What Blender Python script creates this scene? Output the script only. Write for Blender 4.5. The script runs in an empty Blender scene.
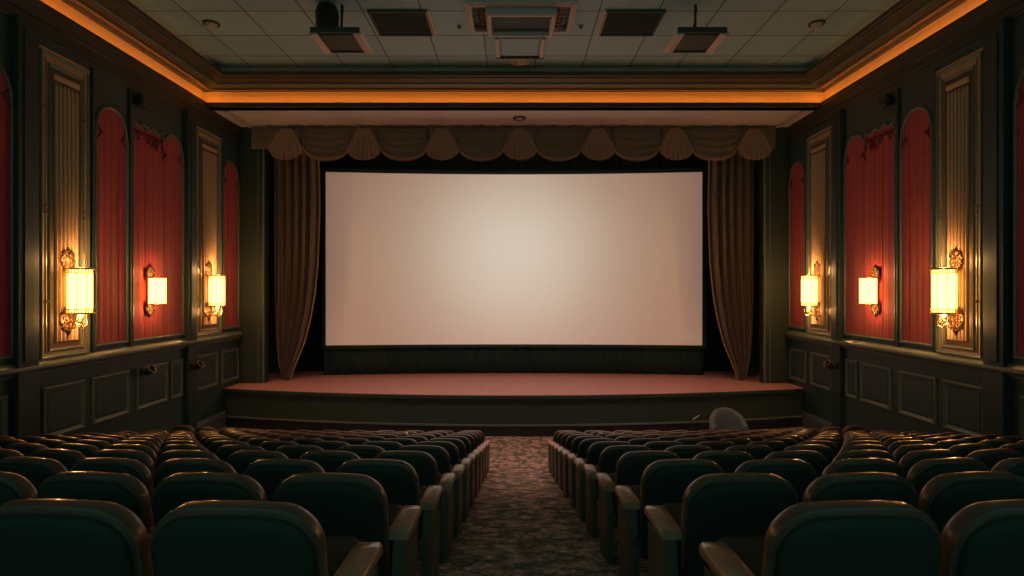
import bpy, bmesh, math, random
from mathutils import Vector, Matrix
random.seed(7)
PI = math.pi
S = bpy.context.scene
COL = S.collection

# ------------------------------------------------------------------ camera, world, big lights, exposure
EYE = 3.865                      # eye height above the flat floor in front of the stage
F = 554.0                       # focal length in pixels
cd = bpy.data.cameras.new('camera'); cam = bpy.data.objects.new('camera', cd); COL.objects.link(cam)
cam.location = (0, 0, EYE); cam.rotation_euler = (PI/2, 0, 0)
cd.sensor_width = 36; cd.lens = F/1024*36; cd.shift_x = -2/1024; cd.shift_y = 2/1024
cd.clip_start = 0.05; cd.clip_end = 100
S.camera = cam
S.view_settings.view_transform = 'Standard'; S.view_settings.look = 'None'
S.view_settings.gamma = 1; S.view_settings.use_curve_mapping = False
S.view_settings.exposure = 0.0
w = bpy.data.worlds.new('world'); S.world = w; w.use_nodes = True
bg = w.node_tree.nodes['Background']; bg.inputs[0].default_value = (0.20, 0.62, 0.54, 1); bg.inputs[1].default_value = 0.50

SCR_HW, SCR_TOP, SCR_BOT, SCR_Y = 6.10, 3.83, -1.80, 17.95
# film projector in the booth behind the camera: throws the blank picture on to the screen
PROJ = Vector((0, -4.0, EYE+1.015))
sp = bpy.data.lights.new('projector_beam', 'SPOT'); spo = bpy.data.objects.new('projector_beam', sp); COL.objects.link(spo)
spo.location = PROJ
tgt = Vector((0, SCR_Y, EYE+1.015))
spo.rotation_euler = (tgt-PROJ).to_track_quat('-Z', 'Y').to_euler()
sp.energy = 15800; sp.spot_size = math.radians(60); sp.spot_blend = 0.0; sp.shadow_soft_size = 0.03
sp.use_nodes = True
nt = sp.node_tree; N = nt.nodes; L = nt.links
em = N['Emission']
tc = N.new('ShaderNodeTexCoord'); sep = N.new('ShaderNodeSeparateXYZ'); L.new(tc.outputs['Normal'], sep.inputs[0])
def mth(op, a, b=None, nodes=N, links=L):
    n = nodes.new('ShaderNodeMath'); n.operation = op
    for i, v in enumerate((a, b)):
        if v is None: continue
        if isinstance(v, (int, float)): n.inputs[i].default_value = v
        else: links.new(v, n.inputs[i])
    return n.outputs[0]
az = mth('ABSOLUTE', sep.outputs[2])
px = mth('DIVIDE', sep.outputs[0], az); py = mth('DIVIDE', sep.outputs[1], az)
hx = 6.11/21.95; hy = 2.80/21.95
inx = mth('LESS_THAN', mth('ABSOLUTE', px), hx); iny = mth('LESS_THAN', mth('ABSOLUTE', py), hy)
rr = mth('SQRT', mth('ADD', mth('POWER', mth('MULTIPLY', px, 1/0.27), 2), mth('POWER', mth('MULTIPLY', mth('ADD', py, -0.012), 1/0.25), 2)))
ramp = N.new('ShaderNodeValToRGB'); L.new(rr, ramp.inputs[0])
ramp.color_ramp.interpolation = 'B_SPLINE'
e = ramp.color_ramp.elements
e[0].position = 0.0; e[0].color = (0.90, 0.80, 0.66, 1)
e[1].position = 1.0; e[1].color = (0.33, 0.180, 0.130, 1)
for p_, c_ in ((.17, (0.84, 0.73, 0.595)), (.34, (0.73, 0.60, 0.475)), (.5, (0.585, 0.435, 0.325)), (.66, (0.475, 0.318, 0.237)), (.84, (0.39, 0.235, 0.172))):
    k = e.new(p_); k.color = (*c_, 1)
L.new(ramp.outputs[0], em.inputs[0]); L.new(mth('MULTIPLY', inx, iny), em.inputs[1])

# ------------------------------------------------------------------ materials
def mat(name, col, rough=0.6, metal=0.0, emit=None, es=0.0, coat=0.0, sheen=0.0, noise=None, bump=None, spec=0.5):
    m = bpy.data.materials.new(name); m.use_nodes = True
    nt = m.node_tree; b = nt.nodes['Principled BSDF']
    b.inputs['Base Color'].default_value = (*col, 1); b.inputs['Roughness'].default_value = rough
    b.inputs['Metallic'].default_value = metal; b.inputs['Coat Weight'].default_value = coat
    b.inputs['Sheen Weight'].default_value = sheen; b.inputs['Specular IOR Level'].default_value = spec
    if emit: b.inputs['Emission Color'].default_value = (*emit, 1); b.inputs['Emission Strength'].default_value = es
    if noise or bump:
        t = nt.nodes.new('ShaderNodeTexCoord')
    if noise:      # (scale, second colour, detail)
        n = nt.nodes.new('ShaderNodeTexNoise'); n.inputs['Scale'].default_value = noise[0]; n.inputs['Detail'].default_value = noise[2] if len(noise) > 2 else 4
        nt.links.new(t.outputs['Object'], n.inputs['Vector'])
        r = nt.nodes.new('ShaderNodeValToRGB'); r.color_ramp.elements[0].position = .35; r.color_ramp.elements[1].position = .65
        r.color_ramp.elements[0].color = (*col, 1); r.color_ramp.elements[1].color = (*noise[1], 1)
        nt.links.new(n.outputs['Fac'], r.inputs[0]); nt.links.new(r.outputs[0], b.inputs['Base Color'])
    if bump:       # (scale, strength, distance)
        n2 = nt.nodes.new('ShaderNodeTexNoise'); n2.inputs['Scale'].default_value = bump[0]; n2.inputs['Detail'].default_value = 3
        nt.links.new(t.outputs['Object'], n2.inputs['Vector'])
        bp = nt.nodes.new('ShaderNodeBump'); bp.inputs['Strength'].default_value = bump[1]; bp.inputs['Distance'].default_value = bump[2]
        nt.links.new(n2.outputs['Fac'], bp.inputs['Height']); nt.links.new(bp.outputs[0], b.inputs['Normal'])
    return m

M = {}
M['wall'] = mat('wall_green', (0.042, 0.078, 0.074), 0.5, noise=(1.3, (0.050, 0.090, 0.084)), bump=(30, .1, .01))
M['post'] = mat('post_dark_green', (0.030, 0.052, 0.046), 0.5)
M['moulding'] = mat('moulding_olive', (0.15, 0.19, 0.165), 0.38)
M['bronze'] = mat('pilaster_bronze', (0.62, 0.40, 0.22), 0.38, noise=(6, (0.50, 0.31, 0.16)), bump=(25, .15, .01))
M['ground'] = mat('flute_ground', (0.13, 0.065, 0.028), 0.6)  # shade in the gaps between the flutes, put into the colour
M['flute'] = mat('flute_gilt', (0.66, 0.45, 0.27), 0.35)
M['giltline'] = mat('gilt_line', (0.34, 0.24, 0.11), 0.32, metal=.5)
M['gold'] = mat('antique_gold', (0.17, 0.095, 0.038), 0.42, metal=.5, noise=(40, (0.06, 0.034, 0.015)))
M['brass'] = mat('brass', (0.75, 0.48, 0.18), 0.25, metal=.9)
M['red'] = mat('red_fabric', (0.50, 0.030, 0.040), 0.7, sheen=.3, noise=(3, (0.42, 0.024, 0.034)), bump=(180, .2, .003))
M['redcarve'] = mat('red_carving', (0.22, 0.030, 0.028), 0.5)
M['curtain'] = mat('brown_velvet', (0.23, 0.155, 0.115), 0.65, sheen=.4, noise=(5, (0.18, 0.12, 0.09)))
M['fringe'] = mat('old_gold_fringe', (0.42, 0.26, 0.13), 0.6)
M['valance'] = mat('valance_velvet', (0.18, 0.145, 0.105), 0.6, sheen=.4)
M['fan'] = mat('valance_fan_satin', (0.33, 0.225, 0.17), 0.5, sheen=.4)
M['black'] = mat('black_drape', (0.012, 0.042, 0.040), 0.8)
M['blackmetal'] = mat('black_metal', (0.018, 0.020, 0.020), 0.4)
M['screen'] = mat('screen_white', (0.80, 0.80, 0.80), 0.95, spec=.0)
M['fascia'] = mat('stage_fascia', (0.036, 0.058, 0.046), 0.7, noise=(2, (0.042, 0.064, 0.050)))
M['trimdark'] = mat('tray_moulding', (0.062, 0.062, 0.044), 0.5, bump=(20, .1, .01))
M['trimblue'] = mat('tray_blue_line', (0.07, 0.22, 0.26), 0.4)
M['cove'] = mat('cove_cream', (0.62, 0.50, 0.36), 0.6)
M['soffit'] = mat('soffit_plaster', (0.80, 0.78, 0.82), 0.6, bump=(12, .05, .01))
M['strip'] = mat('cove_lamp', (0.8, 0.5, 0.2), 0.5, emit=(1.0, 0.27, 0.025), es=7.5)
M['strip2'] = mat('inner_cove_lamp', (0.8, 0.5, 0.2), 0.5, emit=(1.0, 0.34, 0.07), es=0.5)
M['shade'] = mat('shade_glass', (0.9, 0.8, 0.6), 0.4, emit=(1.0, 0.52, 0.12), es=5.5)
M['leather'] = mat('seat_leather', (0.185, 0.092, 0.062), 0.32, coat=.3, noise=(9, (0.15, 0.078, 0.056)), bump=(60, .15, .004), spec=.6)
M['piping'] = mat('seat_piping', (0.13, 0.085, 0.06), 0.35)
M['cushion'] = mat('seat_cushion_leather', (0.055, 0.045, 0.036), 0.5)
M['shell'] = mat('seat_shell', (0.034, 0.040, 0.030), 0.6, spec=.25)
M['wood'] = mat('armrest_wood', (0.60, 0.28, 0.16), 0.28, noise=(14, (0.46, 0.20, 0.115)), coat=.3)
M['panel'] = mat('seat_side_panel', (0.13, 0.115, 0.085), 0.5, noise=(7, (0.10, 0.092, 0.07)))
M['grille'] = mat('grille_dark', (0.060, 0.092, 0.078), 0.6)
M['white'] = mat('pale_metal', (0.60, 0.56, 0.52), 0.45)
M['offwhite'] = mat('cream_metal', (0.75, 0.62, 0.56), 0.5)
M['greycover'] = mat('grey_upholstery', (0.15, 0.165, 0.155), 0.6, bump=(40, .2, .005))
M['silver'] = mat('silver', (0.8, 0.8, 0.76), 0.3, metal=.6)
M['downlamp'] = mat('downlight_glow', (0.9, 0.4, 0.3), 0.4, emit=(1.0, 0.30, 0.16), es=2.2)

def stage_mat():
    m = mat('stage_boards', (0.46, 0.175, 0.145), 0.5)
    nt = m.node_tree; b = nt.nodes['Principled BSDF']
    t = nt.nodes.new('ShaderNodeTexCoord'); mp = nt.nodes.new('ShaderNodeMapping'); mp.inputs['Scale'].default_value = (7, .25, 1)
    n = nt.nodes.new('ShaderNodeTexNoise'); n.inputs['Scale'].default_value = 1.5
    r = nt.nodes.new('ShaderNodeValToRGB'); r.color_ramp.elements[0].color = (0.74, 0.33, 0.31, 1); r.color_ramp.elements[1].color = (0.84, 0.40, 0.375, 1)
    nt.links.new(t.outputs['Object'], mp.inputs[0]); nt.links.new(mp.outputs[0], n.inputs['Vector']); nt.links.new(n.outputs['Fac'], r.inputs[0]); nt.links.new(r.outputs[0], b.inputs['Base Color'])
    return m
M['stage'] = stage_mat()

def carpet_mat():
    m = mat('patterned_carpet', (0.1, 0.06, 0.05), 0.95, spec=.1)
    nt = m.node_tree; b = nt.nodes['Principled BSDF']; ln = nt.links.new
    t = nt.nodes.new('ShaderNodeTexCoord')
    n0 = nt.nodes.new('ShaderNodeTexNoise'); n0.inputs['Scale'].default_value = 5
    mx = nt.nodes.new('ShaderNodeMix'); mx.data_type = 'VECTOR'; mx.inputs[0].default_value = .12
    ln(t.outputs['Object'], n0.inputs['Vector']); ln(t.outputs['Object'], mx.inputs[4]); ln(n0.outputs['Color'], mx.inputs[5])
    v = nt.nodes.new('ShaderNodeTexVoronoi'); v.inputs['Scale'].default_value = 7.5; v.feature = 'SMOOTH_F1'
    ln(mx.outputs[1], v.inputs['Vector'])
    r = nt.nodes.new('ShaderNodeValToRGB'); cr = r.color_ramp
    cr.elements[0].position = .18; cr.elements[0].color = (0.86, 0.60, 0.54, 1)
    cr.elements[1].position = .55; cr.elements[1].color = (0.26, 0.24, 0.19, 1)
    q = cr.elements.new(.34); q.color = (0.62, 0.44, 0.37, 1)
    ln(v.outputs['Distance'], r.inputs[0])
    n1 = nt.nodes.new('ShaderNodeTexNoise'); n1.inputs['Scale'].default_value = 22; n1.inputs['Detail'].default_value = 5
    ln(t.outputs['Object'], n1.inputs['Vector'])
    r1 = nt.nodes.new('ShaderNodeValToRGB'); r1.color_ramp.elements[0].position = .38; r1.color_ramp.elements[1].position = .62
    r1.color_ramp.elements[0].color = (.42, .42, .40, 1); r1.color_ramp.elements[1].color = (1.15, 1.1, 1.05, 1)
    ln(n1.outputs['Fac'], r1.inputs[0])
    mm = nt.nodes.new('ShaderNodeMix'); mm.data_type = 'RGBA'; mm.blend_type = 'MULTIPLY'; mm.inputs[0].default_value = 1
    ln(r.outputs[0], mm.inputs[6]); ln(r1.outputs[0], mm.inputs[7]); ln(mm.outputs[2], b.inputs['Base Color'])
    return m
M['carpet'] = carpet_mat()

def tile_mat():
    m = mat('ceiling_tiles', (0.2, 0.22, 0.2), 0.6)
    nt = m.node_tree; b = nt.nodes['Principled BSDF']; ln = nt.links.new; nn = nt.nodes
    t = nn.new('ShaderNodeTexCoord'); sp = nn.new('ShaderNodeSeparateXYZ'); ln(t.outputs['Object'], sp.inputs[0])
    def M1(op, a, b=None): return mth(op, a, b, nn, nt.links)
    def line(v, off, per, wd):
        f = M1('FRACT', M1('DIVIDE', M1('ADD', v, off), per))
        d = M1('ABSOLUTE', M1('SUBTRACT', f, .5))
        return M1('GREATER_THAN', d, .5-wd/per)
    gx = line(sp.outputs[0], 120-.50-0.03, 1.2, .014); gy = line(sp.outputs[1], 108-11.2+10.8-.04, 1.08, .014)
    g = M1('MAXIMUM', gx, gy)
    ck = nn.new('ShaderNodeTexWhiteNoise'); ck.noise_dimensions = '2D'
    cx = M1('FLOOR', M1('DIVIDE', M1('ADD', sp.outputs[0], 120-.53), 1.2)); cy = M1('FLOOR', M1('DIVIDE', M1('ADD', sp.outputs[1], 108-.44), 1.08))
    cb = nn.new('ShaderNodeCombineXYZ'); ln(cx, cb.inputs[0]); ln(cy, cb.inputs[1]); ln(cb.outputs[0], ck.inputs['Vector'])
    r = nn.new('ShaderNodeValToRGB'); r.color_ramp.elements[0].color = (0.33, 0.58, 0.68, 1); r.color_ramp.elements[1].color = (0.38, 0.65, 0.75, 1)
    ln(ck.outputs['Value'], r.inputs[0])
    mx = nn.new('ShaderNodeMix'); mx.data_type = 'RGBA'; ln(g, mx.inputs[0]); ln(r.outputs[0], mx.inputs[6]); mx.inputs[7].default_value = (0.10, 0.12, 0.10, 1)
    ln(mx.outputs[2], b.inputs['Base Color'])
    return m
M['tile'] = tile_mat()

# ------------------------------------------------------------------ mesh helpers
class MB:
    def __init__(s): s.bm = bmesh.new()
    def box(s, x0, x1, y0, y1, z0, z1, bev=0):
        t = bmesh.new(); bmesh.ops.create_cube(t, size=1)
        for v in t.verts:
            v.co = Vector(((x0+x1)/2+v.co.x*abs(x1-x0), (y0+y1)/2+v.co.y*abs(y1-y0), (z0+z1)/2+v.co.z*abs(z1-z0)))
        if bev: bmesh.ops.bevel(t, geom=t.edges[:], offset=bev, segments=2, affect='EDGES', profile=.5)
        s.join(t); return s
    def join(s, t, mtx=None):
        if mtx: t.transform(mtx)
        vs = [s.bm.verts.new(v.co) for v in t.verts]; t.verts.index_update()
        for f in t.faces:
            try: s.bm.faces.new([vs[v.index] for v in f.verts])
            except ValueError: pass
        t.free()
    def rings(s, rs, closed=True, cap=True):
        R = [[s.bm.verts.new(p) for p in r] for r in rs]
        n = len(R[0])
        for a, b in zip(R, R[1:]):
            for i in range(n if closed else n-1):
                j = (i+1) % n
                s.bm.faces.new((a[i], a[j], b[j], b[i]))
        if cap and closed:
            s.bm.faces.new(R[0][::-1]); s.bm.faces.new(R[-1])
        return s
    def tube(s, pts, r, seg=6, closed=False):
        pts = [Vector(p) for p in pts]; n = len(pts); rs = []
        rf = r if callable(r) else (lambda t: r)
        up = Vector((0, 0, 1)); prev = None
        for i, p in enumerate(pts):
            a = pts[max(0, i-1)]; b = pts[min(n-1, i+1)]
            if closed: a = pts[i-1]; b = pts[(i+1) % n]
            d = (b-a); d = d.normalized() if d.length > 1e-9 else Vector((0, 0, 1))
            if prev is None:
                q = up if abs(d.dot(up)) < .9 else Vector((1, 0, 0))
                u = d.cross(q).normalized()
            else:
                u = (prev-d*prev.dot(d)).normalized()
            prev = u; v = d.cross(u)
            rad = rf(i/(n-1))
            rs.append([p+u*math.cos(2*PI*k/seg)*rad+v*math.sin(2*PI*k/seg)*rad for k in range(seg)])
        if closed: rs.append(rs[0]); s.rings(rs, cap=False)
        else: s.rings(rs)
        return s
    def lathe(s, prof, c=(0, 0, 0), seg=20, mtx=None):   # prof: (r, z) list about the z axis
        t = MB(); t.rings([[(max(r, 1e-4)*math.cos(2*PI*k/seg), max(r, 1e-4)*math.sin(2*PI*k/seg), z) for k in range(seg)] for r, z in prof])
        m = Matrix.Translation(c)
        if mtx: m = m @ mtx
        s.join(t.bm, m); return s
    def grid(s, f, nu, nv):
        V = [[s.bm.verts.new(f(i/nu, j/nv)) for j in range(nv+1)] for i in range(nu+1)]
        for i in range(nu):
            for j in range(nv):
                s.bm.faces.new((V[i][j], V[i+1][j], V[i+1][j+1], V[i][j+1]))
        return s
    def build(s, name, m, parent=None, smooth=False, solid=0, loc=None, angle=40):
        bmesh.ops.remove_doubles(s.bm, verts=s.bm.verts, dist=1e-5)
        bmesh.ops.recalc_face_normals(s.bm, faces=s.bm.faces)
        me = bpy.data.meshes.new(name); s.bm.to_mesh(me); s.bm.free()
        me.materials.append(M[m] if isinstance(m, str) else m)
        o = bpy.data.objects.new(name, me); COL.objects.link(o)
        if parent: o.parent = parent
        if loc: o.location = loc
        if solid:
            md = o.modifiers.new('s', 'SOLIDIFY'); md.thickness = solid; md.offset = 0
        if smooth:
            for p in me.polygons: p.use_smooth = True
            me.set_sharp_from_angle(angle=math.radians(angle))
        return o

def tag(o, label, cat, group=None, kind=None):
    o['label'] = label; o['category'] = cat
    if group: o['group'] = group
    if kind: o['kind'] = kind
    return o
def struct(o, label=None, cat=None):
    o['kind'] = 'structure'
    if label: o['label'] = label; o['category'] = cat
    return o
def empty(name, loc=(0, 0, 0), rz=0):
    o = bpy.data.objects.new(name, None); COL.objects.link(o); o.location = loc; o.rotation_euler = (0, 0, rz); o.empty_display_size = .2
    return o
def kids(o): return [c for c in bpy.data.objects if c.parent == o]
def copy_tree(o, parent=None):
    c = o.copy(); COL.objects.link(c)
    c.parent = parent
    for ch in kids(o): copy_tree(ch, c)
    return c

# ------------------------------------------------------------------ dimensions
W = 8.2          # half width of the hall at the wall face
YB = -4.0        # rear end of what is modelled
LIP = 4.85
YP = 16.5        # proscenium plane
BREAK, SLOPE = 11.9, 0.23
def fz(y): return SLOPE*max(0, BREAK-y)
DECK = 1.09

# ------------------------------------------------------------------ floor
b = MB()
ys = [YB, BREAK, 19.4]
b.rings([[(-8.5, y, fz(y)), (8.5, y, fz(y)), (8.5, y, fz(y)-.2), (-8.5, y, fz(y)-.2)] for y in ys])
fl = b.build('floor', 'carpet'); struct(fl, 'brown and dusty rose patterned carpet floor sloping down to the stage', 'floor')

# ------------------------------------------------------------------ side walls
def WP(s, u, v, wd): return Vector((s*(W-wd), u, EYE+v))
def wbox(mb, s, u0, u1, v0, v1, w0, w1, bev=0):
    mb.box(min(s*(W-w0), s*(W-w1)), max(s*(W-w0), s*(W-w1)), u0, u1, EYE+v0, EYE+v1, bev)
def wframe(mb, s, u0, u1, v0, v1, w0, wd=.05, h=.03):
    # mitred raised picture-frame moulding
    prof = [(0, 0), (0, h*.6), (wd*.35, h), (wd*.65, h*.55), (wd, h*.35), (wd, 0)]
    rs = []
    for (cu, cv, du, dv) in ((u0, v0, 1, 1), (u1, v0, -1, 1), (u1, v1, -1, -1), (u0, v1, 1, -1)):
        rs.append([WP(s, cu+du*i, cv+dv*i, w0+hh) for i, hh in prof])
    rs.append(rs[0]); mb.rings(rs, cap=False)
def arch_top(u, c, a, spring, rise):
    t = max(-1, min(1, (u-c)/a)); return spring+rise*(1-abs(t)**2.2)**.5
def archf(c, a, spring, rise): return lambda u: arch_top(u, c, a, spring, rise)
def fabric(s, u0, u1, vb, top, w0, seams):
    mb = MB(); n = max(18, int((u1-u0)/.022))
    cols = []
    for i in range(n+1):
        u = u0+(u1-u0)*i/n
        ww = w0+.0025*math.sin(u*38)+.0012*math.sin(u*83+1)
        for q in seams:
            d = abs(u-q)
            if d < .03: ww -= .022*(1-d/.03)
        t = top(u); cols.append([WP(s, u, vb+(t-vb)*j/10, ww) for j in range(11)])
    mb.grid(lambda a, bb: cols[round(a*n)][round(bb*10)], n, 10)
    return mb
def outline(s, u0, u1, vb, top, wd, n=40):
    pts = [WP(s, u0, vb, wd)]+[WP(s, u0+(u1-u0)*(.5-.5*math.cos(PI*i/n)), top(u0+(u1-u0)*(.5-.5*math.cos(PI*i/n))), wd) for i in range(n+1)]+[WP(s, u1, vb, wd)]
    return pts
def spiral(c, r0, turns, s, wd, dirn=1, a0=0, n=22, axes=None):
    out = []
    for i in range(n):
        t = i/(n-1); a = a0+dirn*turns*2*PI*t; r = r0*(1-.8*t)
        out.append((c[0]+r*math.cos(a), c[1]+r*math.sin(a)))
    return out

def make_wall(s):
    side = 'left' if s < 0 else 'right'
    b = MB(); b.box(min(s*W, s*(W+.3)), max(s*W, s*(W+.3)), YB, 19.4, -.2, EYE+LIP)
    wall = b.build('wall_'+side, 'wall'); struct(wall, 'dark green panelled %s wall of the cinema hall' % side, 'wall')
    # posts between the bays
    for (u0, u1) in ((9.02 if s < 0 else 9.14, 9.42 if s < 0 else 9.54), (13.74, 14.10)):
        b = MB(); wbox(b, s, u0, u1, -3.9, 4.5, 0, .13, .012); wbox(b, s, u0+.1, u1-.1, -1.2, 4.3, .13, .15, .006)
        b.build('post', 'post', wall)
    # pilasters
    for (u0, u1) in ((9.47 if s < 0 else 9.58, 10.64 if s < 0 else 10.70), (14.12, 15.42)):
        b = MB(); wbox(b, s, u0, u1, -1.28, 4.22, 0, .06, .01); pil = b.build('pilaster', 'bronze', wall)
        b = MB(); wframe(b, s, u0+.03, u1-.03, -1.2, 4.16, .06, .06, .035); wframe(b, s, u0+.2, u1-.2, -1.08, 3.98, .06, .05, .03)
        b.build('moulding', 'moulding', pil)
        b = MB(); wbox(b, s, u0+.26, u1-.26, -1.02, 3.92, .06, .07); b.build('flute_ground', 'ground', pil)  # dark backing that paints shade between the flutes
        b = MB(); n = 6; uu0, uu1 = u0+.31, u1-.31
        for i in range(n):
            uc = uu0+(uu1-uu0)*(i+.5)/n; r = (uu1-uu0)/n*.27
            b.rings([[WP(s, uc+r*math.cos(PI*k/6), v, .07+r*1.6*math.sin(PI*k/6)) for k in range(7)] for v in (-.92, 3.62)], closed=False)
            b.rings([[WP(s, uc-r, 3.62, .07), WP(s, uc+r, 3.62, .07), WP(s, uc+r*.6, 3.68, .07+r*.4), WP(s, uc-r*.6, 3.68, .07+r*.4)], [WP(s, uc, 3.63,   .07+r*1.6)]*4], cap=False)
        wbox(b, s, u0+.3, u1-.3, 3.72, 3.82, .07, .10, .008)
        b.build('fluting', 'flute', pil, smooth=True)
        b = MB()
        for uu in (u0+.155, u1-.155):
            b.tube([WP(s, uu, -1.1, .065), WP(s, uu, 4.05, .065)], .014, 6)
            for i in range(5): 
                v = 1.3+i*.02
            for (q, vv) in ((0, 1.35), (0, 1.47), (0, -.2), (0, 3.2)):
                b.lathe([(.001, -.03), (.03, -.015), (.03, .015), (.001, .03)], WP(s, uu, vv, .075), 8)
        b.build('beading', 'giltline', pil)
    # arched fabric panels
    A = dict(vb=-1.06)
    def topB(u):
        # scalloped shoulder towards the camera, round arch on the stage side
        if u < 12.86: return 3.66-.10*abs(math.sin((u-11.89)/(12.86-11.89)*PI*3))
        return max(3.16, arch_top(u, 13.27, .41, 3.14, .54)) if 12.90 < u < 13.68 else 3.16
    specs = [(7.75, 9.02, archf(8.385, .635, 3.05, .66), (8.2, 8.6)),
             (10.84, 11.70, archf(11.27, .43, 3.12, .56), (11.45,)),
             (11.89, 13.68, topB, (12.28, 12.95)),
             (15.58, 16.44, archf(16.01, .43, 3.12, .56), (15.85,))]
    for k, (u0, u1, top, seams) in enumerate(specs):
        p = fabric(s, u0, u1, -1.06, top, .016, seams).build('arch_panel', 'red', wall, smooth=True)
        b = MB()
        b.tube(outline(s, u0-.015, u1+.015, -1.09, lambda u, t=top, a=u0, c=u1: t(max(a, min(c, u)))+.012, .02), .030, 7)
        b.tube([WP(s, u0-.03, -1.09, .02), WP(s, u1+.03, -1.09, .02)], .03, 7)
        b.build('arch_moulding', 'moulding', p, smooth=True)
        # thin gilt line just outside the moulding
        b = MB()
        b.tube(outline(s, u0-.055, u1+.055, -1.13, lambda u, t=top, a=u0, c=u1: t(max(a, min(c, u)))+.055, .008), .010, 5)
        b.build('gilt_line', 'giltline', p, smooth=True)
        b = MB()
        if k == 2:      # carved drop ornament over the shoulder
            for j in range(3):
                cu = 11.89+.162+.323*j
                for sg in (-1, 1):
                    b.tube([WP(s, *q, .03) for q in spiral((cu+sg*.075, 3.42), .075, 1.3, s, .03, sg, PI/2-sg*PI/2)], lambda t: .020*(1-.5*t), 6)
                b.lathe([(.001, -.05), (.03, -.02), (.035, .02), (.001, .06)], WP(s, cu, 3.30, .035), 8)
            for q in range(7):
                a = PI*q/6; b.tube([WP(s, 12.58+.05*math.cos(a), 3.2+.05*math.sin(a), .03), WP(s, 12.58+.17*math.cos(a), 3.2+.19*math.sin(a), .03)], lambda t: .022*(1-.6*t), 6)
            cs = [(13.27, .41, 3.14)]
        else:
            cs = [((u0+u1)/2, (u1-u0)/2, 3.1)]
        for (c, a, sp_) in cs:
            for sg in (-1, 1):      # cusps inside the arch
                b.tube([WP(s, c+sg*(a-.02-.10*math.sin(PI*t/10)), sp_-.12+.30*t/10, .022) for t in range(11)], .016, 6)
                b.tube([WP(s, *q, .028) for q in spiral((c+sg*(a-.13), sp_+.02), .05, 1.2, s, .03, -sg, PI/2+sg*PI/2)], .012, 6)
        b.build('carving', 'redcarve', p, smooth=True)
    # slim uprights between the panels
    b = MB()
    for (u0, u1) in ((10.72, 10.79), (11.765, 11.825), (15.44, 15.52)):
        wbox(b, s, u0, u1, -1.28, 4.3, 0, .05, .01)
    b.build('upright', 'post', wall)
    # chair rail
    b = MB()
    prof = [(0, -1.44), (.05, -1.44), (.06, -1.40), (.10, -1.38), (.15, -1.33), (.15, -1.29), (.10, -1.27), (.06, -1.22), (.02, -1.20), (0, -1.20)]
    b.rings([[WP(s, u, v, wd) for wd, v in prof] for u in (YB, YP-.01)])
    b.build('chair_rail', 'moulding', wall)
    # wainscot panels
    for (u0, u1) in ((6.0, 7.3), (7.6, 8.95), (9.62, 10.55), (10.74, 11.78), (12.02, 13.08), (13.2, 13.68), (14.3, 15.28), (15.5, 16.45)):
        b = MB(); wbox(b, s, u0+.1, u1-.1, -2.5, -1.82, 0, .025, .012)
        wp = b.build('wainscot_panel', 'wall', wall)
        b = MB(); wframe(b, s, u0, u1, -2.62, -1.70, 0, .09, .05); b.build('panel_moulding', 'moulding', wp)
    # cornice under the ceiling
    b = MB()
    prof = [(0, 4.44), (.03, 4.44), (.035, 4.50), (.015, 4.52), (.015, 4.64), (.05, 4.66), (.05, 4.72), (.055, 4.76), (.06, 4.79), (.065, 4.81), (.065, 4.85), (0, 4.85)]
    b.rings([[WP(s, u, v, wd) for wd, v in prof] for u in (YB, YP-.01)])
    b.build('cornice', 'trimdark', wall)
    # baseboard follows the floor
    b = MB()
    prof = [(0, 0), (.05, 0), (.05, .34), (.035, .40), (.02, .44), (0, .44)]
    b.rings([[Vector((s*(W-wd), u, fz(u)+v)) for wd, v in prof] for u in (YB, BREAK, YP-.01)])
    bb = b.build('baseboard_'+side, 'moulding'); struct(bb)
    return wall
wl = make_wall(-1); wr = make_wall(1)

# ------------------------------------------------------------------ proscenium, stage house
b = MB()
for s in (-1, 1):
    b.box(min(s*7.42, s*W), max(s*7.42, s*W), YP, YP+.25, DECK+.003, EYE+LIP)
b.box(-W, W, 19.2, 19.4, DECK+.003, EYE+LIP)
wf = b.build('wall_front', 'post'); struct(wf, 'dark green proscenium wall framing the stage', 'wall')
for s in (-1, 1):
    b = MB(); b.tube([(s*7.46, YP-.01, DECK), (s*7.46, YP-.01, EYE+4.82)], .03, 8)
    b.tube([(s*7.62, YP-.005, DECK), (s*7.62, YP-.005, EYE+4.82)], .015, 8)
    b.build('proscenium_moulding', 'moulding', wf, smooth=True)

# soffit over the apron and behind
def sweepU(mb, prof, hw=W, bd=14.78, closed=False):
    rs = []; prof = [(i, v-.08) for i, v in prof]
    for i, v in prof: rs.append([(-(hw-i), YB, EYE+v), (-(hw-i), bd-i, EYE+v), (hw-i, bd-i, EYE+v), (hw-i, YB, EYE+v)])
    mb.rings([list(p) for p in zip(*rs)], closed=closed, cap=closed)
b = MB(); b.box(-W, W, 14.75, 19.4, EYE+LIP, EYE+LIP+.06)
so = b.build('ceiling_soffit', 'soffit'); so.name = 'ceiling.001'; struct(so, 'flat plaster soffit above the stage apron', 'ceiling')
b = MB()
for s in (-1, 1): b.box(min(s*7.72, s*7.86), max(s*7.72, s*7.86), 14.95, 16.45, EYE+LIP-.045, EYE+LIP, .01)
o = b.build('soffit_strip', 'white', so)
b = MB(); b.box(-W+.4, W-.4, 16.1, 16.16, EYE+LIP-.03, EYE+LIP, .005); b.build('soffit_bead', 'offwhite', so)

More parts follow.
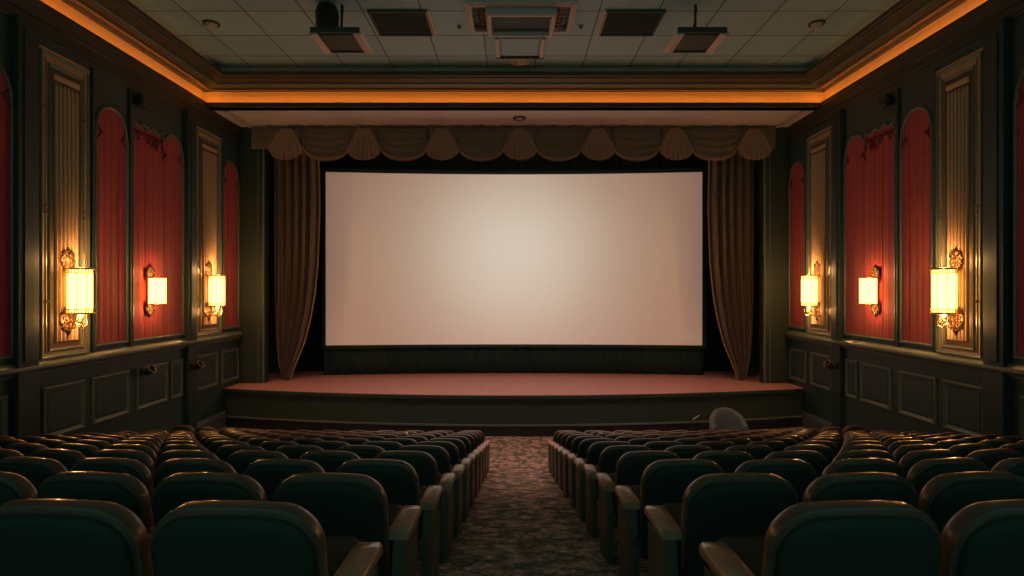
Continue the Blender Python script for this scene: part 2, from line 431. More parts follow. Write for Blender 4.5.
b = MB(); sweepU(b, [(-.2, 4.93), (.04, 4.93), (.055, 4.95), (.04, 4.98), (.04, 5.07), (.02, 5.07), (.01, 5.0), (-.22, 5.0), (-.22, 4.96)], closed=True)
o = b.build('trim_1', 'trimdark'); struct(o, 'low ledge hiding the orange cove light', 'cove ledge')
b = MB(); sweepU(b, [(-.22, 5.0), (-.22, 5.2), (-.16, 5.4), (-.05, 5.52), (.25, 5.56), (.25, 5.60), (-.25, 5.60), (-.25, 5.0)], closed=True)
o2 = b.build('trim_2', 'cove')
b = MB(); sweepU(b, [(-.15, 5.41), (-.12, 5.44), (-.09, 5.475), (-.06, 5.465), (-.08, 5.44), (-.12, 5.40)], closed=True); b.build('bead', 'trimdark', o2)
o = o2; struct(o, 'curved cream cove glowing orange around the ceiling', 'cove')
b = MB(); sweepU(b, [(-.11, 5.005), (-.03, 5.005), (-.03, 5.03), (-.11, 5.03)], closed=True)
o = b.build('cove_light', 'strip'); tag(o, 'long orange cove light strip behind the lower ceiling ledge', 'cove light')
b = MB(); sweepU(b, [(.25, 5.60), (.25, 5.32), (.27, 5.30), (.33, 5.30), (.36, 5.33), (.50, 5.355), (.50, 5.375), (.56, 5.385), (.62, 5.40), (.78, 5.43), (.80, 5.455), (.88, 5.46), (.90, 5.48), (.90, 5.56), (.87, 5.57), (.86, 5.52), (.70, 5.52), (.70, 5.60)], closed=True)
o = b.build('trim_3', 'trimdark'); struct(o, 'dark stepped moulding between the two ceiling levels', 'ceiling moulding')
b = MB(); sweepU(b, [(.505, 5.352), (.555, 5.362), (.555, 5.385), (.505, 5.375)], closed=True)
o = b.build('bead', 'trimblue', o)
b = MB(); sweepU(b, [(.70, 5.52), (.66, 5.60), (.70, 5.74), (.60, 5.74), (.60, 5.52)], closed=True)
o = b.build('trim_4', 'cove'); struct(o)
for s in (-1, 1):
    b = MB(); b.box(min(s*7.38, s*7.46), max(s*7.38, s*7.46), YB, 13.4, EYE+5.45, EYE+5.465)
    o = b.build('cove_light', 'strip2'); tag(o, 'dim amber light strip along the %s edge of the tiled upper ceiling' % ('left' if s < 0 else 'right'), 'cove light')
b = MB(); b.box(-7.6, 7.6, YB, 14.3, EYE+5.66, EYE+5.72)
o = b.build('ceiling', 'tile'); struct(o, 'grey tiled upper ceiling with a fine metal grid', 'ceiling')

# ------------------------------------------------------------------ stage
def stage_y(x, inset=0): return 14.62-inset*-1+1.0*(x/8.0)**2
st = empty('stage', (0, 14.62, 0)); tag(st, 'curved low stage with reddish boards and dark front in front of the screen', 'stage')
def SL(b): return b
def curved_slab(y_off, z0, z1, yback=19.15):
    b = MB(); n = 48; rs = []
    for i in range(n+1):
        x = -W+.01+(2*W-.02)*i/n; y = stage_y(x)+y_off
        rs.append([Vector((x, y, z0))-Vector((0, 14.62, 0)), Vector((x, yback, z0))-Vector((0, 14.62, 0)), Vector((x, yback, z1))-Vector((0, 14.62, 0)), Vector((x, y, z1))-Vector((0, 14.62, 0))])
    b.rings(rs); return b
curved_slab(0, DECK-.05, DECK).build('deck', 'stage', st)
curved_slab(.05, .0, DECK-.05).build('fascia', 'fascia', st)
def band(name, m, y0, y1, z0, z1):
    b = MB(); n = 48; rs = []
    for i in range(n+1):
        x = -W+.01+(2*W-.02)*i/n
        rs.append([Vector((x, stage_y(x)+a-14.62, z)) for a, z in ((y0, z0), (y1, z0), (y1, z1), (y0, z1))])
    b.rings(rs); return b.build(name, m, st)
band('nosing', 'fascia', -.04, .05, DECK-.10, DECK-.012)
band('ledge', 'moulding', -.03, .05, .27, .31)
band('plinth', 'blackmetal', .0, .05, .0, .27)

# black drapes behind and below the screen
def drape(name, x0, x1, y, z0, z1, amp, k, m, solid=.01):
    b = MB(); n = int((x1-x0)*18)
    b.grid(lambda a, t: (x0+(x1-x0)*a, y+amp*math.sin(a*(x1-x0)*k)+amp*.4*math.sin(a*(x1-x0)*k*2.3+1), z0+(z1-z0)*t), n, 2)
    return b.build(name, m, smooth=True, solid=solid, angle=80)
o = drape('backdrop_curtain', -8.1, 8.1, 18.95, DECK, EYE+4.84, .05, 14, 'black'); tag(o, 'black pleated backdrop curtain behind the cinema screen', 'curtain')

# ------------------------------------------------------------------ screen
sc = empty('cinema_screen', (0, SCR_Y+.3, DECK)); tag(sc, 'large blank curved white cinema screen glowing on the stage', 'screen')
def scy(x): return SCR_Y+.42*(1-(x/SCR_HW)**2)
off = Vector((0, SCR_Y+.3, DECK))
def slab_curved(hw, v0, v1, y0, y1, n=40):
    b = MB(); rs = []
    for i in range(n+1):
        x = -hw+2*hw*i/n; rs.append([Vector((x, scy(x)+a, EYE+v))-off for a, v in ((y0, v0), (y1, v0), (y1, v1), (y0, v1))])
    b.rings(rs); return b
slab_curved(SCR_HW, SCR_BOT, SCR_TOP, 0, .02).build('screen_surface', 'screen', sc, smooth=True)
slab_curved(SCR_HW+.14, SCR_BOT-.12, SCR_TOP+.14, .03, .10).build('screen_frame', 'black', sc)
b = MB(); hh = SCR_HW+.1
b.grid(lambda a, t: (-hh+2*hh*a, scy(-hh+2*hh*a)+.14+.03*math.sin(a*190)-off.y, (EYE+SCR_BOT-.05-DECK)*t), 420, 2)
b.build('skirt', 'black', sc, smooth=True, solid=.01, angle=80)
for x in (-4.8, 0, 4.8):
    b = MB(); y = scy(x)+.22-off.y
    b.box(x-.05, x+.05, y, y+.08, 0, EYE+SCR_TOP-DECK); b.box(x-.08, x+.08, y-.02, y+.3, 0, .04)
    b.build('stand', 'blackmetal', sc)

# ------------------------------------------------------------------ house curtains
def lerp_tab(tab, t):
    for (t0, a), (t1, c) in zip(tab, tab[1:]):
        if t <= t1: return a+(c-a)*(t-t0)/(t1-t0)
    return tab[-1][1]
def house_curtain(s):
    zt, zb = EYE+4.80, DECK+.01
    outer = [(0, 7.36), (.15, 7.36), (.8, 7.36), (.93, 7.28), (1, 7.12)]
    inner = [(0, 6.02), (.3, 6.0), (.53, 6.06), (.66, 6.15), (.76, 6.28), (.85, 6.45), (.92, 6.66), (.97, 6.82), (1, 6.86)]
    b = MB(); nu, nv = 90, 36; Y = 17.05
    def f(a, t):
        o_ = lerp_tab(outer, t); i_ = lerp_tab(inner, t)
        wd = o_-i_; x = i_+wd*a
        amp = .135*(.55+.45*wd/1.36)
        y = Y+amp*math.sin(a*2*PI*5.5+.5*math.sin(t*4))+.03*math.sin(a*2*PI*17+t*2)
        return (s*x-s*6.7, y-Y, zt+(zb-zt)*t)
    b.grid(f, nu, nv)
    side = 'left' if s < 0 else 'right'
    root = empty('stage_curtain', (s*6.7, Y, 0)); tag(root, 'brown velvet stage curtain gathered %s of the screen' % side, 'curtain', 'stage curtains either side of the screen')
    b.build('drape', 'curtain', root, smooth=True, solid=.012, angle=85)
    b = MB()     # trimmed inner edge
    pts = []
    for j in range(37):
        p = f(0, j/36); pts.append((p[0], p[1]-.015, p[2]))
    b.tube(pts, .022, 6); b.build('edge_trim', 'fringe', root, smooth=True)
    b = MB()     # tasselled hem
    for j in range(24):
        p = f(j/23, 1); b.lathe([(.001, .0), (.022, .01), (.015, .09), (.004, .12)], (p[0], p[1], DECK), 6)
    b.build('fringe', 'fringe', root)
house_curtain(-1); house_curtain(1)

# valance
va = empty('valance', (0, YP-.2, EYE+LIP)); tag(va, 'brown scalloped valance with swags across the top of the stage', 'valance')
b = MB(); VX0, VX1 = -7.75, 7.72
b.grid(lambda a, t: (VX0+(VX1-VX0)*a, .05+.035*math.sin((VX1-VX0)*a*9)+.018*math.sin((VX1-VX0)*a*21), -.0-.68*t), 300, 3)
b.build('header', 'valance', va, smooth=True, solid=.012, angle=85)
b = MB(); b.box(VX0, VX1, .10, .16, -.14, -.0); b.build('pelmet_board', 'blackmetal', va)
SWW = 1.14
nsw = 13; x_start = .18-SWW*6.5
for i in range(nsw):
    fan = (i % 2 == 0)
    xc = x_start+SWW*(i+.5); hw = SWW/2*(.86 if fan else 1.2)
    b = MB()
    n = 30
    if fan:    # radial pleats fanning from the top
        def f(a, t, xc=xc, hw=hw):
            u = -1+2*a; wd = .25+.75*t**.8
            x = xc+hw*u*wd; bot = -.66-.36*math.sqrt(max(0, 1-u*u*.97))
            z = -.12+(bot+.12)*t
            y = -.10-.09*t*(1-u*u*.6)+.034*t*math.cos(u*PI*7)
            return (x, y, z)
    else:      # swag: folds hang as catenaries
        def f(a, t, xc=xc, hw=hw):
            u = -1+2*a
            x = xc+hw*u; sag = math.sqrt(max(0, 1-u*u*.97))
            z = -.06-(.52)*t-(.06+.38*t)*sag
            y = -.05*math.sin(PI*a)*(.4+t)+.035*math.sin(t*PI*8)*(.3+.7*sag)-.0
            return (x, y, z)
    b.grid(f, 40, 26)
    sw = b.build('fan' if fan else 'swag', 'fan' if fan else 'valance', va, smooth=True, solid=.008, angle=85)
    b = MB()
    edge = [Vector(f(j/40, 1)) for j in range(41)]
    b.tube([p+Vector((0, -.012, 0)) for p in edge], .014, 6)
    for j in range(41):
        p = edge[j]; b.lathe([(.001, 0), (.014, -.01), (.010, -.055), (.001, -.065)], (p.x, p.y-.008, p.z), 5)
    b.build('fringe', 'fringe', sw)

# ------------------------------------------------------------------ wall sconces
def ornate(mb, cx, cz, w_, h_, seed, y=0.0, oval=False):
    """baroque cast plate in the local x (width) / z plane, relief towards -y"""
    rnd = random.Random(seed)
    def P(x, z, d): return (cx+x, y-d, cz+z)
    n = 28; rs = []
    for (k, d) in ((1.0, 0), (1.0, .02), (.86, .032)):
        ring = []
        for i in range(n):
            a = 2*PI*i/n; wob = 1+.07*math.cos(a*8)
            ca, sa = math.cos(a), math.sin(a)
            if oval: x, z = ca*w_/2, sa*h_/2
            else:
                pw = .55; x = math.copysign(abs(ca)**pw, ca)*w_/2; z = math.copysign(abs(sa)**pw, sa)*h_/2
            ring.append(P(x*k*wob, z*k*wob, d))
        rs.append(ring)
    mb.rings(rs)
    r = min(w_*.5, h_*.5)*.42
    spots = [(-.25, .28, 1), (.25, .28, -1), (-.25, -.28, -1), (.25, -.28, 1), (-.28, 0, 1), (.28, 0, -1)]
    for (fx, fz_, dr) in spots:
        pts = spiral((fx*w_, fz_*h_), r, 1.35, 0, 0, dr, rnd.random()*6, 18)
        mb.tube([P(px_, pz_, .04) for px_, pz_ in pts], lambda t, r=r: r*.22*(1-.55*t), 6)
    for i in range(8):
        a = 2*PI*i/8; mb.tube([P(.08*w_*math.cos(a), .08*h_*math.sin(a), .045), P(.25*w_*math.cos(a), .2*h_*math.sin(a), .035)], lambda t, r=r: r*.2*(1-.6*t)+.002, 5)
    mb.lathe([(.001, -.01), (r*.35, 0), (r*.25, .02), (.001, .03)], P(0, 0, .035), 10, Matrix.Rotation(PI/2, 4, 'X'))
    for sg in (-1, 1):
        mb.tube([P(sg*w_*.5*math.cos(a), sg*h_*.0+h_*.5*math.sin(a), .03) for a in [PI*(.1+.8*i/12) for i in range(13)]], r*.12, 5) if sg > 0 else mb.tube([P(w_*.5*math.cos(a), -h_*.5*math.sin(a), .03) for a in [PI*(.1+.8*i/12) for i in range(13)]], r*.12, 5)
def bulb(root, loc, power):      # lamp light leaving the open end of the glass shade
    l = bpy.data.lights.new('bulb', 'POINT'); l.energy = power; l.color = (1.0, 0.50, 0.17); l.shadow_soft_size = .07
    o = bpy.data.objects.new('bulb', l); COL.objects.link(o); o.parent = root; o.location = loc
def big_sconce():
    root = empty('wall_sconce')
    SY = -.24; R = .19; H = .40
    b = MB(); ornate(b, 0, .56, .30, .36, 3); b.tube([(0, 0, .4), (0, -.02, -.4)], .05, 8); b.lathe([(.001, 0), (.04, .01), (.02, .07), (.001, .1)], (0, -.02, .72), 8)
    b.build('backplate', 'gold', root, smooth=True)
    b = MB(); ornate(b, 0, -.50, .32, .44, 5); b.lathe([(.001, -.1), (.03, -.06), (.06, 0), (.001, .02)], (0, -.02, -.72), 8)
    b.build('lower_plate', 'gold', root, smooth=True)
    b = MB(); b.lathe([(R, -H), (R, H)], (0, SY, 0), 28)
    b.build('shade', 'shade', root, smooth=True)
    for z, nm in ((H, 'top_rim'), (-H, 'bottom_rim')):
        b = MB(); sg = 1 if z > 0 else -1
        b.lathe([(R-.03, z-.01), (R+.022, z-.012*sg), (R+.028, z), (R+.022, z+.02*sg), (R-.03, z+.025*sg)], (0, SY, 0), 28)
        b.lathe([(R+.001, z-.085*sg), (R+.010, z-.08*sg), (R+.010, z-.07*sg), (R+.001, z-.065*sg)], (0, SY, 0), 28)
        for i in range(24):
            a = 2*PI*i/24; b.lathe([(.001, 0), (.008, .01), (.008, .06), (.001, .07)], (R*1.03*math.cos(a), SY+R*1.03*math.sin(a), z-.07 if sg > 0 else z), 5)
        b.build(nm, 'brass', root, smooth=True)
    for i in range(8):
        a = 2*PI*(i+.5)/8; b = MB(); b.tube([(R*1.02*math.cos(a), SY+R*1.02*math.sin(a), -H), (R*1.02*math.cos(a), SY+R*1.02*math.sin(a), H)], .007, 5)
        b.build('rib', 'brass', root)
    b = MB()
    b.tube([(0, 0, -.62), (0, -.10, -.66), (0, SY-.06, -.66), (0, SY-.13, -.62), (0, SY-.13, -.42)], .014, 7)
    b.tube([(0, SY, -H), (0, SY, -.52), (0, -.12, -.58), (0, -.02, -.56)], .02, 7)
    b.lathe([(.001, -.50), (.05, -.47), (.09, -.43), (.16, -.40)], (0, SY, 0), 14)
    b.tube([(-.10, SY, -.42), (-.10, SY, -.58), (0, SY, -.62), (.10, SY, -.58), (.10, SY, -.42)], .009, 6)
    b.build('bracket', 'brass', root, smooth=True)
    for z in (H+.09, -H-.09): bulb(root, (0, -.25, z*1.10), 24.0)
    return root
def small_sconce():
    root = empty('wall_sconce')
    SY = -.16; R = .17; H = .29
    for nm, z in (('upper_plate', .36), ('lower_plate', -.36)):
        b = MB(); ornate(b, 0, z, .30, .34, 9, oval=True)
        b.lathe([(.001, -.06), (.035, -.03), (.03, .03), (.001, .07)], (0, -.02, z*1.45), 8)
        b.build(nm, 'gold', root, smooth=True)
    b = MB(); b.box(-.09, .09, -.03, 0, -.35, .35, .008); b.build('backplate', 'gold', root)
    b = MB(); b.lathe([(R, -H), (R, H)], (0, SY-.02, 0), 24); b.build('shade', 'shade', root, smooth=True)
    for z in (H, -H):
        b = MB(); b.lathe([(R-.02, z-.012), (R+.018, z-.01), (R+.018, z+.01), (R-.02, z+.012)], (0, SY-.02, 0), 24)
        b.build('rim', 'brass', root, smooth=True)
    for i in range(6):
        a = 2*PI*(i+.5)/6; b = MB(); b.tube([(R*1.02*math.cos(a), SY-.02+R*1.02*math.sin(a), -H), (R*1.02*math.cos(a), SY-.02+R*1.02*math.sin(a), H)], .006, 5); b.build('rib', 'brass', root)
    for z in (H+.07, -H-.07): bulb(root, (0, -.19, z*1.12), 9.0)
    return root
pb = big_sconce(); ps = small_sconce()
used = set()
sn = [(pb, 10.14, .09, 'large brass lantern sconce on the near fluted pilaster of the %s wall'),
      (ps, 12.50, .03, 'small oval gilt sconce on the red fabric panel of the %s wall'),
      (pb, 14.77, .09, 'brass lantern sconce on the far pilaster by the stage, %s wall')]
for s in (-1, 1):
    for proto, u, wd, lab in sn:
        if proto.name in used: o = copy_tree(proto)
        else: o = proto; used.add(proto.name)
        o.location = (s*(W-wd), u-(.09 if s < 0 else 0), EYE-.02); o.rotation_euler = (0, 0, -s*PI/2)
        if s > 0: pass
        tag(o, lab % ('left' if s < 0 else 'right'), 'wall lamp', 'brass wall sconces along both side walls')

# small dark fittings on the walls
def wall_speaker():
    r = empty('wall_speaker'); b = MB()
    b.box(-.15, .15, -.20, -.04, -.13, .13, .03); b.box(-.04, .04, -.05, 0, -.05, .05); b.build('housing', 'blackmetal', r)
    for sx in (-.075, .02, .1):
        b = MB(); b.lathe([(.045, 0), (.045, .012), (.03, .004), (.001, .01)], (sx, -.20, 0), 14, Matrix.Rotation(PI/2, 4, 'X')); b.build('driver', 'grille', r)
    return r
p = wall_speaker()
for s in (-1, 1):
    o = p if s < 0 else copy_tree(p)
    o.location = (s*W, 12.08, EYE+4.12); o.rotation_euler = (0, 0, -s*PI/2)
    tag(o, 'small black speaker high on the %s wall above the red panels' % ('left' if s < 0 else 'right'), 'speaker', 'small speakers above the red panels')
def wall_spot():
    r = empty('wall_spotlight'); b = MB(); b.box(-.07, .07, -.03, 0, -.09, .09, .01); b.tube([(0, -.02, 0), (0, -.12, -.01)], .018, 8); b.build('bracket', 'blackmetal', r)
    b = MB(); b.lathe([(.001, -.14), (.05, -.13), (.09, -.02), (.10, .06), (.085, .06), (.06, .0), (.001, -.01)], (0, -.19, .03), 16, Matrix.Rotation(math.radians(55), 4, 'X')); b.build('housing', 'blackmetal', r, smooth=True)
    b = MB(); b.tube([(.1*math.cos(2*PI*i/20), .1*math.sin(2*PI*i/20), .06) for i in range(20)], .010, 6, closed=True)
    b.bm.transform(Matrix.Translation((0, -.19, .03)) @ Matrix.Rotation(math.radians(55), 4, 'X')); b.build('rim', 'giltline', r)
    return r
p = wall_spot()
for k, (s, u, v, wd, lab) in enumerate(((-1, 12.15, -1.79, .03, 'small black spotlight with gilt rim on the left wainscot'),
                          (-1, 13.86, -1.92, .13, 'black spotlight on the dark post before the left far pilaster'),
                          (1, 13.70, -1.90, .13, 'black spotlight on the dark post of the right wall'))):
    o = p if k == 0 else copy_tree(p)
    if k == 2: u = 13.86
    o.location = (s*(W-wd), u, EYE+v); o.rotation_euler = (0, 0, -s*PI/2); tag(o, lab, 'spotlight', 'small wall spotlights above the seats')

# ------------------------------------------------------------------ ceiling fittings
CT = EYE+5.66
def ring_fit(name, x, y, z, r, lab, cat, grp=None, m2='grille', dome=0.0, m1='white'):
    root = empty(name, (x, y, z)); b = MB()
    b.lathe([(r*.72, 0), (r, 0), (r, -.015), (r*.9, -.035), (r*.72, -.03)], (0, 0, 0), 24); b.build('rim', m1, root, smooth=True)
    b = MB(); b.lathe([(r*.74, 0), (r*.72, -.02), (r*.5, -.02-dome*.6), (r*.25, -.02-dome*.92), (.001, -.02-dome)], (0, 0, 0), 24); b.build('dome' if dome else 'centre', m2, root, smooth=True)
    tag(root, lab, cat, grp); return root
ring_fit('soffit_speaker', .15, 15.6, EYE+LIP, .19, 'round ceiling speaker in the soffit above the screen centre', 'speaker', m2='white', m1='grille', dome=.03)
ring_fit('smoke_detector', .15, 13.75, CT, .24, 'round smoke detector on the centre ceiling tile', 'smoke detector', dome=.07, m2='white', m1='offwhite')
for s in (-1, 1):
    sd = 'left' if s < 0 else 'right'
    ring_fit('eyeball_light', s*6.42, 11.75, CT, .17, 'unlit round eyeball downlight near the %s edge of the tiled ceiling' % sd, 'downlight', 'eyeball downlights in the tiled ceiling', dome=.10, m2='white', m1='trimdark')
    ring_fit('downlight', s*5.6, 10.45, CT, .15, 'round downlight glowing dull red above the %s seats' % sd, 'downlight', 'red glowing downlights', dome=.10, m2='downlamp', m1='trimdark')
    ring_fit('sprinkler', .13+s*1.30, 11.85, CT, .06, 'tiny sprinkler head %s of the ceiling cassette' % sd, 'sprinkler', 'sprinkler heads beside the cassette', dome=.06, m2='blackmetal')
# dark square grilles
def sq_grille():
    root = empty('ceiling_grille'); b = MB()
    b.box(-.56, .56, -.50, .50, -.012, 0)
    b.build('backing', 'grille', root)
    b = MB()
    for i in range(14): b.box(-.54, .54, -.47+i*.071, -.45+i*.071, -.03, -.012)
    o = b.build('louvre', 'grille', root)
    b = MB()
    b.box(-.60, .60, -.54, -.50, -.05, 0, .006); b.box(-.60, .60, .50, .54, -.05, 0, .006)
    b.box(-.60, -.56, -.50, .50, -.05, 0, .006); b.box(.56, .60, -.50, .50, -.05, 0, .006)
    b.build('frame', 'grille', root)
    b = MB(); b.box(.605, .66, -.54, .54, -.035, 0, .006); b.box(.585, .60, -.54, .54, -.07, -.05, .004); b.build('side_strip', 'offwhite', root)
    return root
p = sq_grille()
p.location = (-2.37, 11.72, CT); tag(p, 'dark square ceiling grille left of the cassette with one pale edge', 'ceiling grille', 'square ceiling grilles')
o = copy_tree(p); o.location = (2.47, 11.72, CT); o.rotation_euler = (0, 0, PI); tag(o, 'dark square ceiling grille right of the cassette with one pale edge', 'ceiling grille', 'square ceiling grilles')
# central cassette
cs = empty('ceiling_cassette', (.14, 11.35, CT)); tag(cs, 'large white air conditioning cassette with dark centre grille in the ceiling', 'air conditioner')
def ring_rect(mb, prof):    # prof (hx, hy, z)
    rs = [[(-hx_, -hy_, z), (hx_, -hy_, z), (hx_, hy_, z), (-hx_, hy_, z)] for hx_, hy_, z in prof]
    rs.append(rs[0]); mb.rings(rs, cap=False)
b = MB(); ring_rect(b, [(1.12, .66, 0), (1.10, .64, -.10), (1.02, .56, -.13), (.98, .52, -.13), (.98, .52, 0)]); b.build('frame', 'white', cs)
b = MB(); ring_rect(b, [(.70, .50, -.02), (.70, .50, -.24), (.66, .46, -.27), (.61, .41, -.27), (.58, .38, -.20), (.58, .38, -.02)]); b.build('grille_frame', 'white', cs)
b = MB(); b.box(-.98, .98, -.52, .52, -.03, 0); b.build('backing', 'grille', cs)
b = MB()
for i in range(13): b.box(-.575+i*.092, -.555+i*.092, -.38, .38, -.20, -.17)
b.box(-.58, .58, -.38, .38, -.17, -.16)
b.build('centre_grille', 'grille', cs)
for s in (-1, 1):
    b = MB()
    for i in range(6):
        yy = -.42+i*.165
        b.tube([(s*(.78+.06*math.sin(k*1.5)), yy+.02*k, -.07-.012*(k % 2)) for k in range(7)], .018, 5)
        b.tube([(s*.90, yy, -.08), (s*.76, yy+.11, -.06)], .014, 5)
    b.build('louvre', 'giltline', cs)
# access panel behind the cassette
ap = empty('access_panel', (.14, 12.88, CT)); tag(ap, 'square pale ceiling access panel between the cassette and smoke detector', 'ceiling panel')
b = MB(); b.box(-.42, .42, -.46, .46, -.03, 0, .01); b.build('door', 'tile', ap)
b = MB()
for s in (-1, 1): b.box(s*.52-.05, s*.52+.05, -.50, .50, -.06, 0, .01)
b.build('side_rail', 'white', ap)
b = MB(); b.box(-.58, .58, .50, .54, -.07, 0, .008); b.build('end_rail', 'grille', ap)

# hanging stage lights
def hang(x, body):
    root = empty('hanging_floodlight', (x, 11.0, EYE+4.86))
    hx_, hy_ = .47, .42
    for s in (-1, 1):
        b = MB(); b.rings([[(s*hx_, y, -.0), (s*(hx_+.05), y, .05), (s*(hx_-.07), y, .12), (s*(hx_-.13), y, .03)] for y in (-hy_, hy_)]); b.build('side_panel', 'offwhite', root)
    b = MB(); b.box(-hx_+.02, hx_-.02, -hy_, hy_, .06, .13, .01); b.build('housing', 'blackmetal', root)
    b = MB(); b.box(-hx_+.14, hx_-.14, -hy_+.08, hy_-.08, .045, .06); b.build('lens', 'grille', root)
    b = MB(); b.box(-hx_+.0, hx_-.0, hy_-.03, hy_+.02, .03, .16, .01); b.build('end_panel', 'trimdark', root)
    b = MB(); b.box(-hx_, hx_, -hy_-.02, -hy_+.03, .05, .16, .01); b.build('end_panel', 'trimdark', root)
    b = MB()
    b.tube([(0, 0, .12), (0, 0, .88)], .025, 8); b.tube([(-.08, .02, .13), (-.05, .03, .3), (0, .02, .5), (.03, 0, .7), (.01, .01, .88)], .012, 6)
    b.build('rod', 'blackmetal', root)
    # fill spot added below the dark lens to brighten front rows and stage boards
    l = bpy.data.lights.new('flood_beam', 'SPOT'); l.energy = 560; l.color = (1.0, 0.60, 0.50); l.spot_size = math.radians(94); l.spot_blend = 1.0; l.shadow_soft_size = .2
    lo = bpy.data.objects.new('flood_beam', l); COL.objects.link(lo); lo.parent = root; lo.location = (0, 0, -.02)
    lo.rotation_euler = Vector((-x*.3, 2.0, -7.5)).to_track_quat('-Z', 'Y').to_euler()
    if body:
        b = MB(); b.lathe([(.14, .18), (.21, .22), (.23, .60), (.19, .74), (.07, .80)], (-.27, -.05, 0), 16)
        b.tube([(-.22, -.05, .3), (0, 0, .25)], .03, 8); b.tube([(-.22, -.05, .62), (-.18, -.03, .88)], .03, 8); b.box(-.34, -.10, -.16, .06, .14, .26, .02)
        b.build('lamp_body', 'blackmetal', root, smooth=True)
    return root
tag(hang(-3.42, True), 'hanging square floodlight with bulky black lamp body, left of the cassette', 'stage light', 'hanging floodlights')
tag(hang(3.60, False), 'hanging square floodlight on a thin black rod, right of the cassette', 'stage light', 'hanging floodlights')

# ------------------------------------------------------------------ theatre seats
def rpoly(w_, z0, z1, rtop, rbot, crown=.018, n=8):
    """rounded outline (x, z), counter-clockwise from bottom left"""
    out = []; hw = w_/2
    def arc(cx, cz, r, a0, a1):
        for i in range(n+1):
            a = a0+(a1-a0)*i/n; out.append([cx+r*math.cos(a), cz+r*math.sin(a)])
    arc(-hw+rbot, z0+rbot, rbot, PI*1.5, PI); out_l = out[:]
    out.clear()
    pts = []
    def arc2(cx, cz, r, a0, a1):
        for i in range(n+1):
            a = a0+(a1-a0)*i/n; pts.append([cx+r*math.cos(a), cz+r*math.sin(a)])
    arc2(-hw+rbot, z0+rbot, rbot, PI, 1.5*PI)
    arc2(hw-rbot, z0+rbot, rbot, 1.5*PI, 2*PI)
    arc2(hw-rtop, z1-rtop, rtop, 0, PI/2)
    for i in range(1, 8): pts.append([hw-rtop-(w_-2*rtop)*i/8, z1])
    arc2(-hw+rtop, z1-rtop, rtop, PI/2, PI)
    for p in pts:
        k = max(0, (p[1]-(z1-.12))/.12); p[1] += crown*(1-(p[0]/hw)**2)*k
    return pts
def inset(pts, d):
    n = len(pts); out = []
    for i in range(n):
        a = pts[i-1]; c = pts[(i+1) % n]; tx, tz = c[0]-a[0], c[1]-a[1]; l = math.hypot(tx, tz) or 1
        out.append([pts[i][0]-tz/l*d, pts[i][1]+tx/l*d])
    return out
TILT = math.radians(11)
def back_xf(p, y):
    # lean back (towards the camera) and wrap gently round the sitter; pivot at height .40
    x, z = p; y2 = y+.55*x*x*.5
    dz = z-.40
    return (x, y2*math.cos(TILT)-dz*math.sin(TILT)-.07, .40+dz*math.cos(TILT)+y2*math.sin(TILT))
def panel_loft(outl, prof):
    b = MB(); b.rings([[back_xf(p, y) for p in inset(outl, d)] for d, y in prof]); return b
def make_seat(side, slope, endarm=False, aisle=False):
    """side -1: aisle on the +x side (left block); origin on the floor under the seat, faces +y"""
    root = empty('theatre_seat')
    o1 = rpoly(.528, .33, .868, .118, .05, .030)
    panel_loft(o1, [(.04, .075), (.015, .07), (.002, .05), (0, .03), (.0, .0), (.006, -.012)]).build('backrest', 'leather', root, smooth=True, angle=50)
    br = [c for c in kids(root)][0]
    b = MB(); pp = inset(o1, .001); b.tube([back_xf(p, .002) for p in pp], .0075, 6, closed=True); b.build('piping', 'piping', br, smooth=True)
    o2 = rpoly(.514, .24, .851, .112, .05, .030)
    panel_loft(o2, [(.0, -.010), (.0, -.022), (.006, -.032), (.03, -.040), (.10, -.046)]).build('back_panel', 'shell', root, smooth=True, angle=60)
    # seat cushion, tipped half up
    b = MB(); n = 10
    oc = rpoly(.49, -.235, .235, .08, .05, 0)
    def cx(p, y):
        a = math.radians(12); px_, pz = p[0], p[1]+.235
        return (px_, .03+pz*math.cos(a)*.9-y*math.sin(a), .40+pz*math.sin(a)+y*math.cos(a))
    b.rings([[cx(p, y) for p in inset(oc, d)] for d, y in ((.03, -.05), (.0, -.035), (.0, .035), (.012, .055), (.06, .065))])
    b.build('seat_cushion', 'cushion', root, smooth=True, angle=50)
    def arm(xs, kk=.8):
        b = MB(); pr = [(x_*kk, z_) for x_, z_ in [(-.035, .585), (.035, .585), (.038, .60), (.036, .622), (.028, .632), (-.028, .632), (-.036, .622), (-.038, .60)]]
        rs = []
        for y, k, dz in ((-.072, .94, -.020), (-.066, 1, -.018), (.05, 1, -.016), (.17, 1.03, -.014), (.228, 1, -.018), (.236, .9, -.024)):
            rs.append([(xs+x*k, y, z+dz) for x, z in pr])
        b.rings(rs); b.build('armrest', 'wood', root, smooth=True, angle=50)
        b = MB(); rs = []
        oo = [(-.13, .0), (.20, .0), (.215, .06), (.20, .25), (.20, .50), (.20, .565), (-.06, .565), (-.10, .40)]
        for x in (-.026, -.022, .022, .026):
            k = 1 if abs(x) < .025 else .97
            rs.append([(xs+x, .09+(y-.09)*k, (z if z > 0 else -slope*y)*1.0) for y, z in oo])
        b.rings(rs)
        for ss in (-1, 1): b.box(xs+ss*.026-.004, xs+ss*.026+.004, -.06, .24, .12, .52, .003)
        b.build('side_panel', 'panel', root)
    arm(-side*(.312 if aisle else .276), 1.4 if aisle else .68)
    if endarm: arm(side*.30)
    return root
PITCH = .58; AC = .10; AH = .67; R_ = 28.0
protos = {}
def get_proto(side, flat, end, aisle):
    key = (side, flat, end, aisle)
    if key not in protos:
        protos[key] = [make_seat(side, 0 if flat else SLOPE, end, aisle), False]
    e = protos[key]
    if not e[1]: e[1] = True; return e[0]
    return copy_tree(e[0])
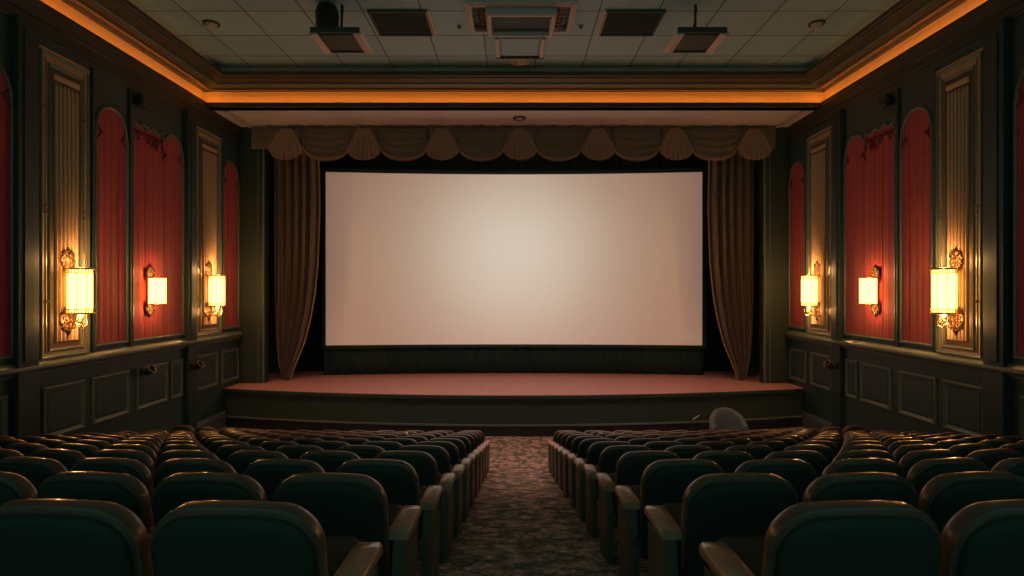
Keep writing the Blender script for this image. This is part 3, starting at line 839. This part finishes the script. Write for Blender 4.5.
ordn = ['first', 'second', 'third', 'fourth', 'fifth', 'sixth', 'seventh', 'eighth', 'ninth', 'tenth', 'eleventh', 'twelfth']
NR, NS = 12, 12
for r in range(NR):
    y0 = 1.83+.862*r
    for side in (-1, 1):
        for c in range(NS):
            lx = AH+PITCH*(c+.5); x = AC+side*lx
            sag = R_-math.sqrt(R_*R_-lx*lx); y = y0+sag
            if abs(x)-.3 > 540/F*(y+.1)+.15: continue
            flat = y > BREAK
            o = get_proto(side, flat, c == NS-1, c == 0)
            o.location = (x, y, fz(y)); o.rotation_euler = (0, 0, side*math.asin(lx/R_))
            rowt = 'nearest row' if r == 0 else ('front row by the stage' if r == NR-1 else '%s row from the camera' % ordn[r])
            col = 'on the aisle' if c == 0 else ('against the side wall' if c == NS-1 else '%s seat from the aisle' % ordn[c])
            tag(o, 'dark leather theatre seat, %s block, %s, %s' % ('left' if side < 0 else 'right', rowt, col), 'theatre seat',
                'theatre seats of the %s block' % ('left' if side < 0 else 'right'))

# ------------------------------------------------------------------ things before the stage
tb = empty('tub_chair', (5.20, 13.45, 0), PI); tag(tb, 'pale grey rounded tub chair standing before the right of the stage', 'chair')
b = MB()
n = 24; rs = []
for i in range(n+1):
    a = PI*(-.12+1.24*i/n)
    r0 = .44; h = .62+.34*math.sin(max(0, min(PI, a)))**.8 if 0 < a < PI else .60
    ca, sa = math.cos(a), math.sin(a)
    rs.append([(ca*r_*1.0, -sa*r_*.85+.05, z) for r_, z in ((r0, .12), (r0+.02, h-.07), (r0-.01, h-.015), (r0-.06, h), (r0-.11, h-.02), (r0-.13, h-.08), (r0-.12, .12))])
b.rings(rs); b.build('backrest', 'greycover', tb, smooth=True, angle=60)
b = MB(); b.box(-.32, .32, -.22, .34, .24, .44, .05); b.build('seat', 'greycover', tb)
for sx in (-.28, .28):
    for sy in (-.24, .28):
        b = MB(); b.tube([(sx, sy, 0), (sx*.9, sy*.9, .26)], lambda t: .018+.012*t, 8); b.build('leg', 'blackmetal', tb)
ms = empty('music_stand', (4.32, 13.5, 0)); tag(ms, 'thin black stand with a tilted silver bar beside the grey chair', 'stand')
b = MB(); b.tube([(0, 0, .02), (0, 0, .82)], .012, 8); b.build('pole', 'blackmetal', ms)
for i in range(3):
    a = 2*PI*i/3+.4; b = MB(); b.tube([(0, 0, .18), (.2*math.cos(a), .2*math.sin(a), .012)], .010, 6); b.build('leg', 'blackmetal', ms)
b = MB(); b.lathe([(.001, -.05), (.045, -.03), (.05, .03), (.001, .06)], (-.05, 0, .88), 12); b.build('head', 'blackmetal', ms, smooth=True)
b = MB(); b.tube([(.03, -.02, .72), (.19, -.03, .82)], .013, 8); b.build('bar', 'silver', ms)
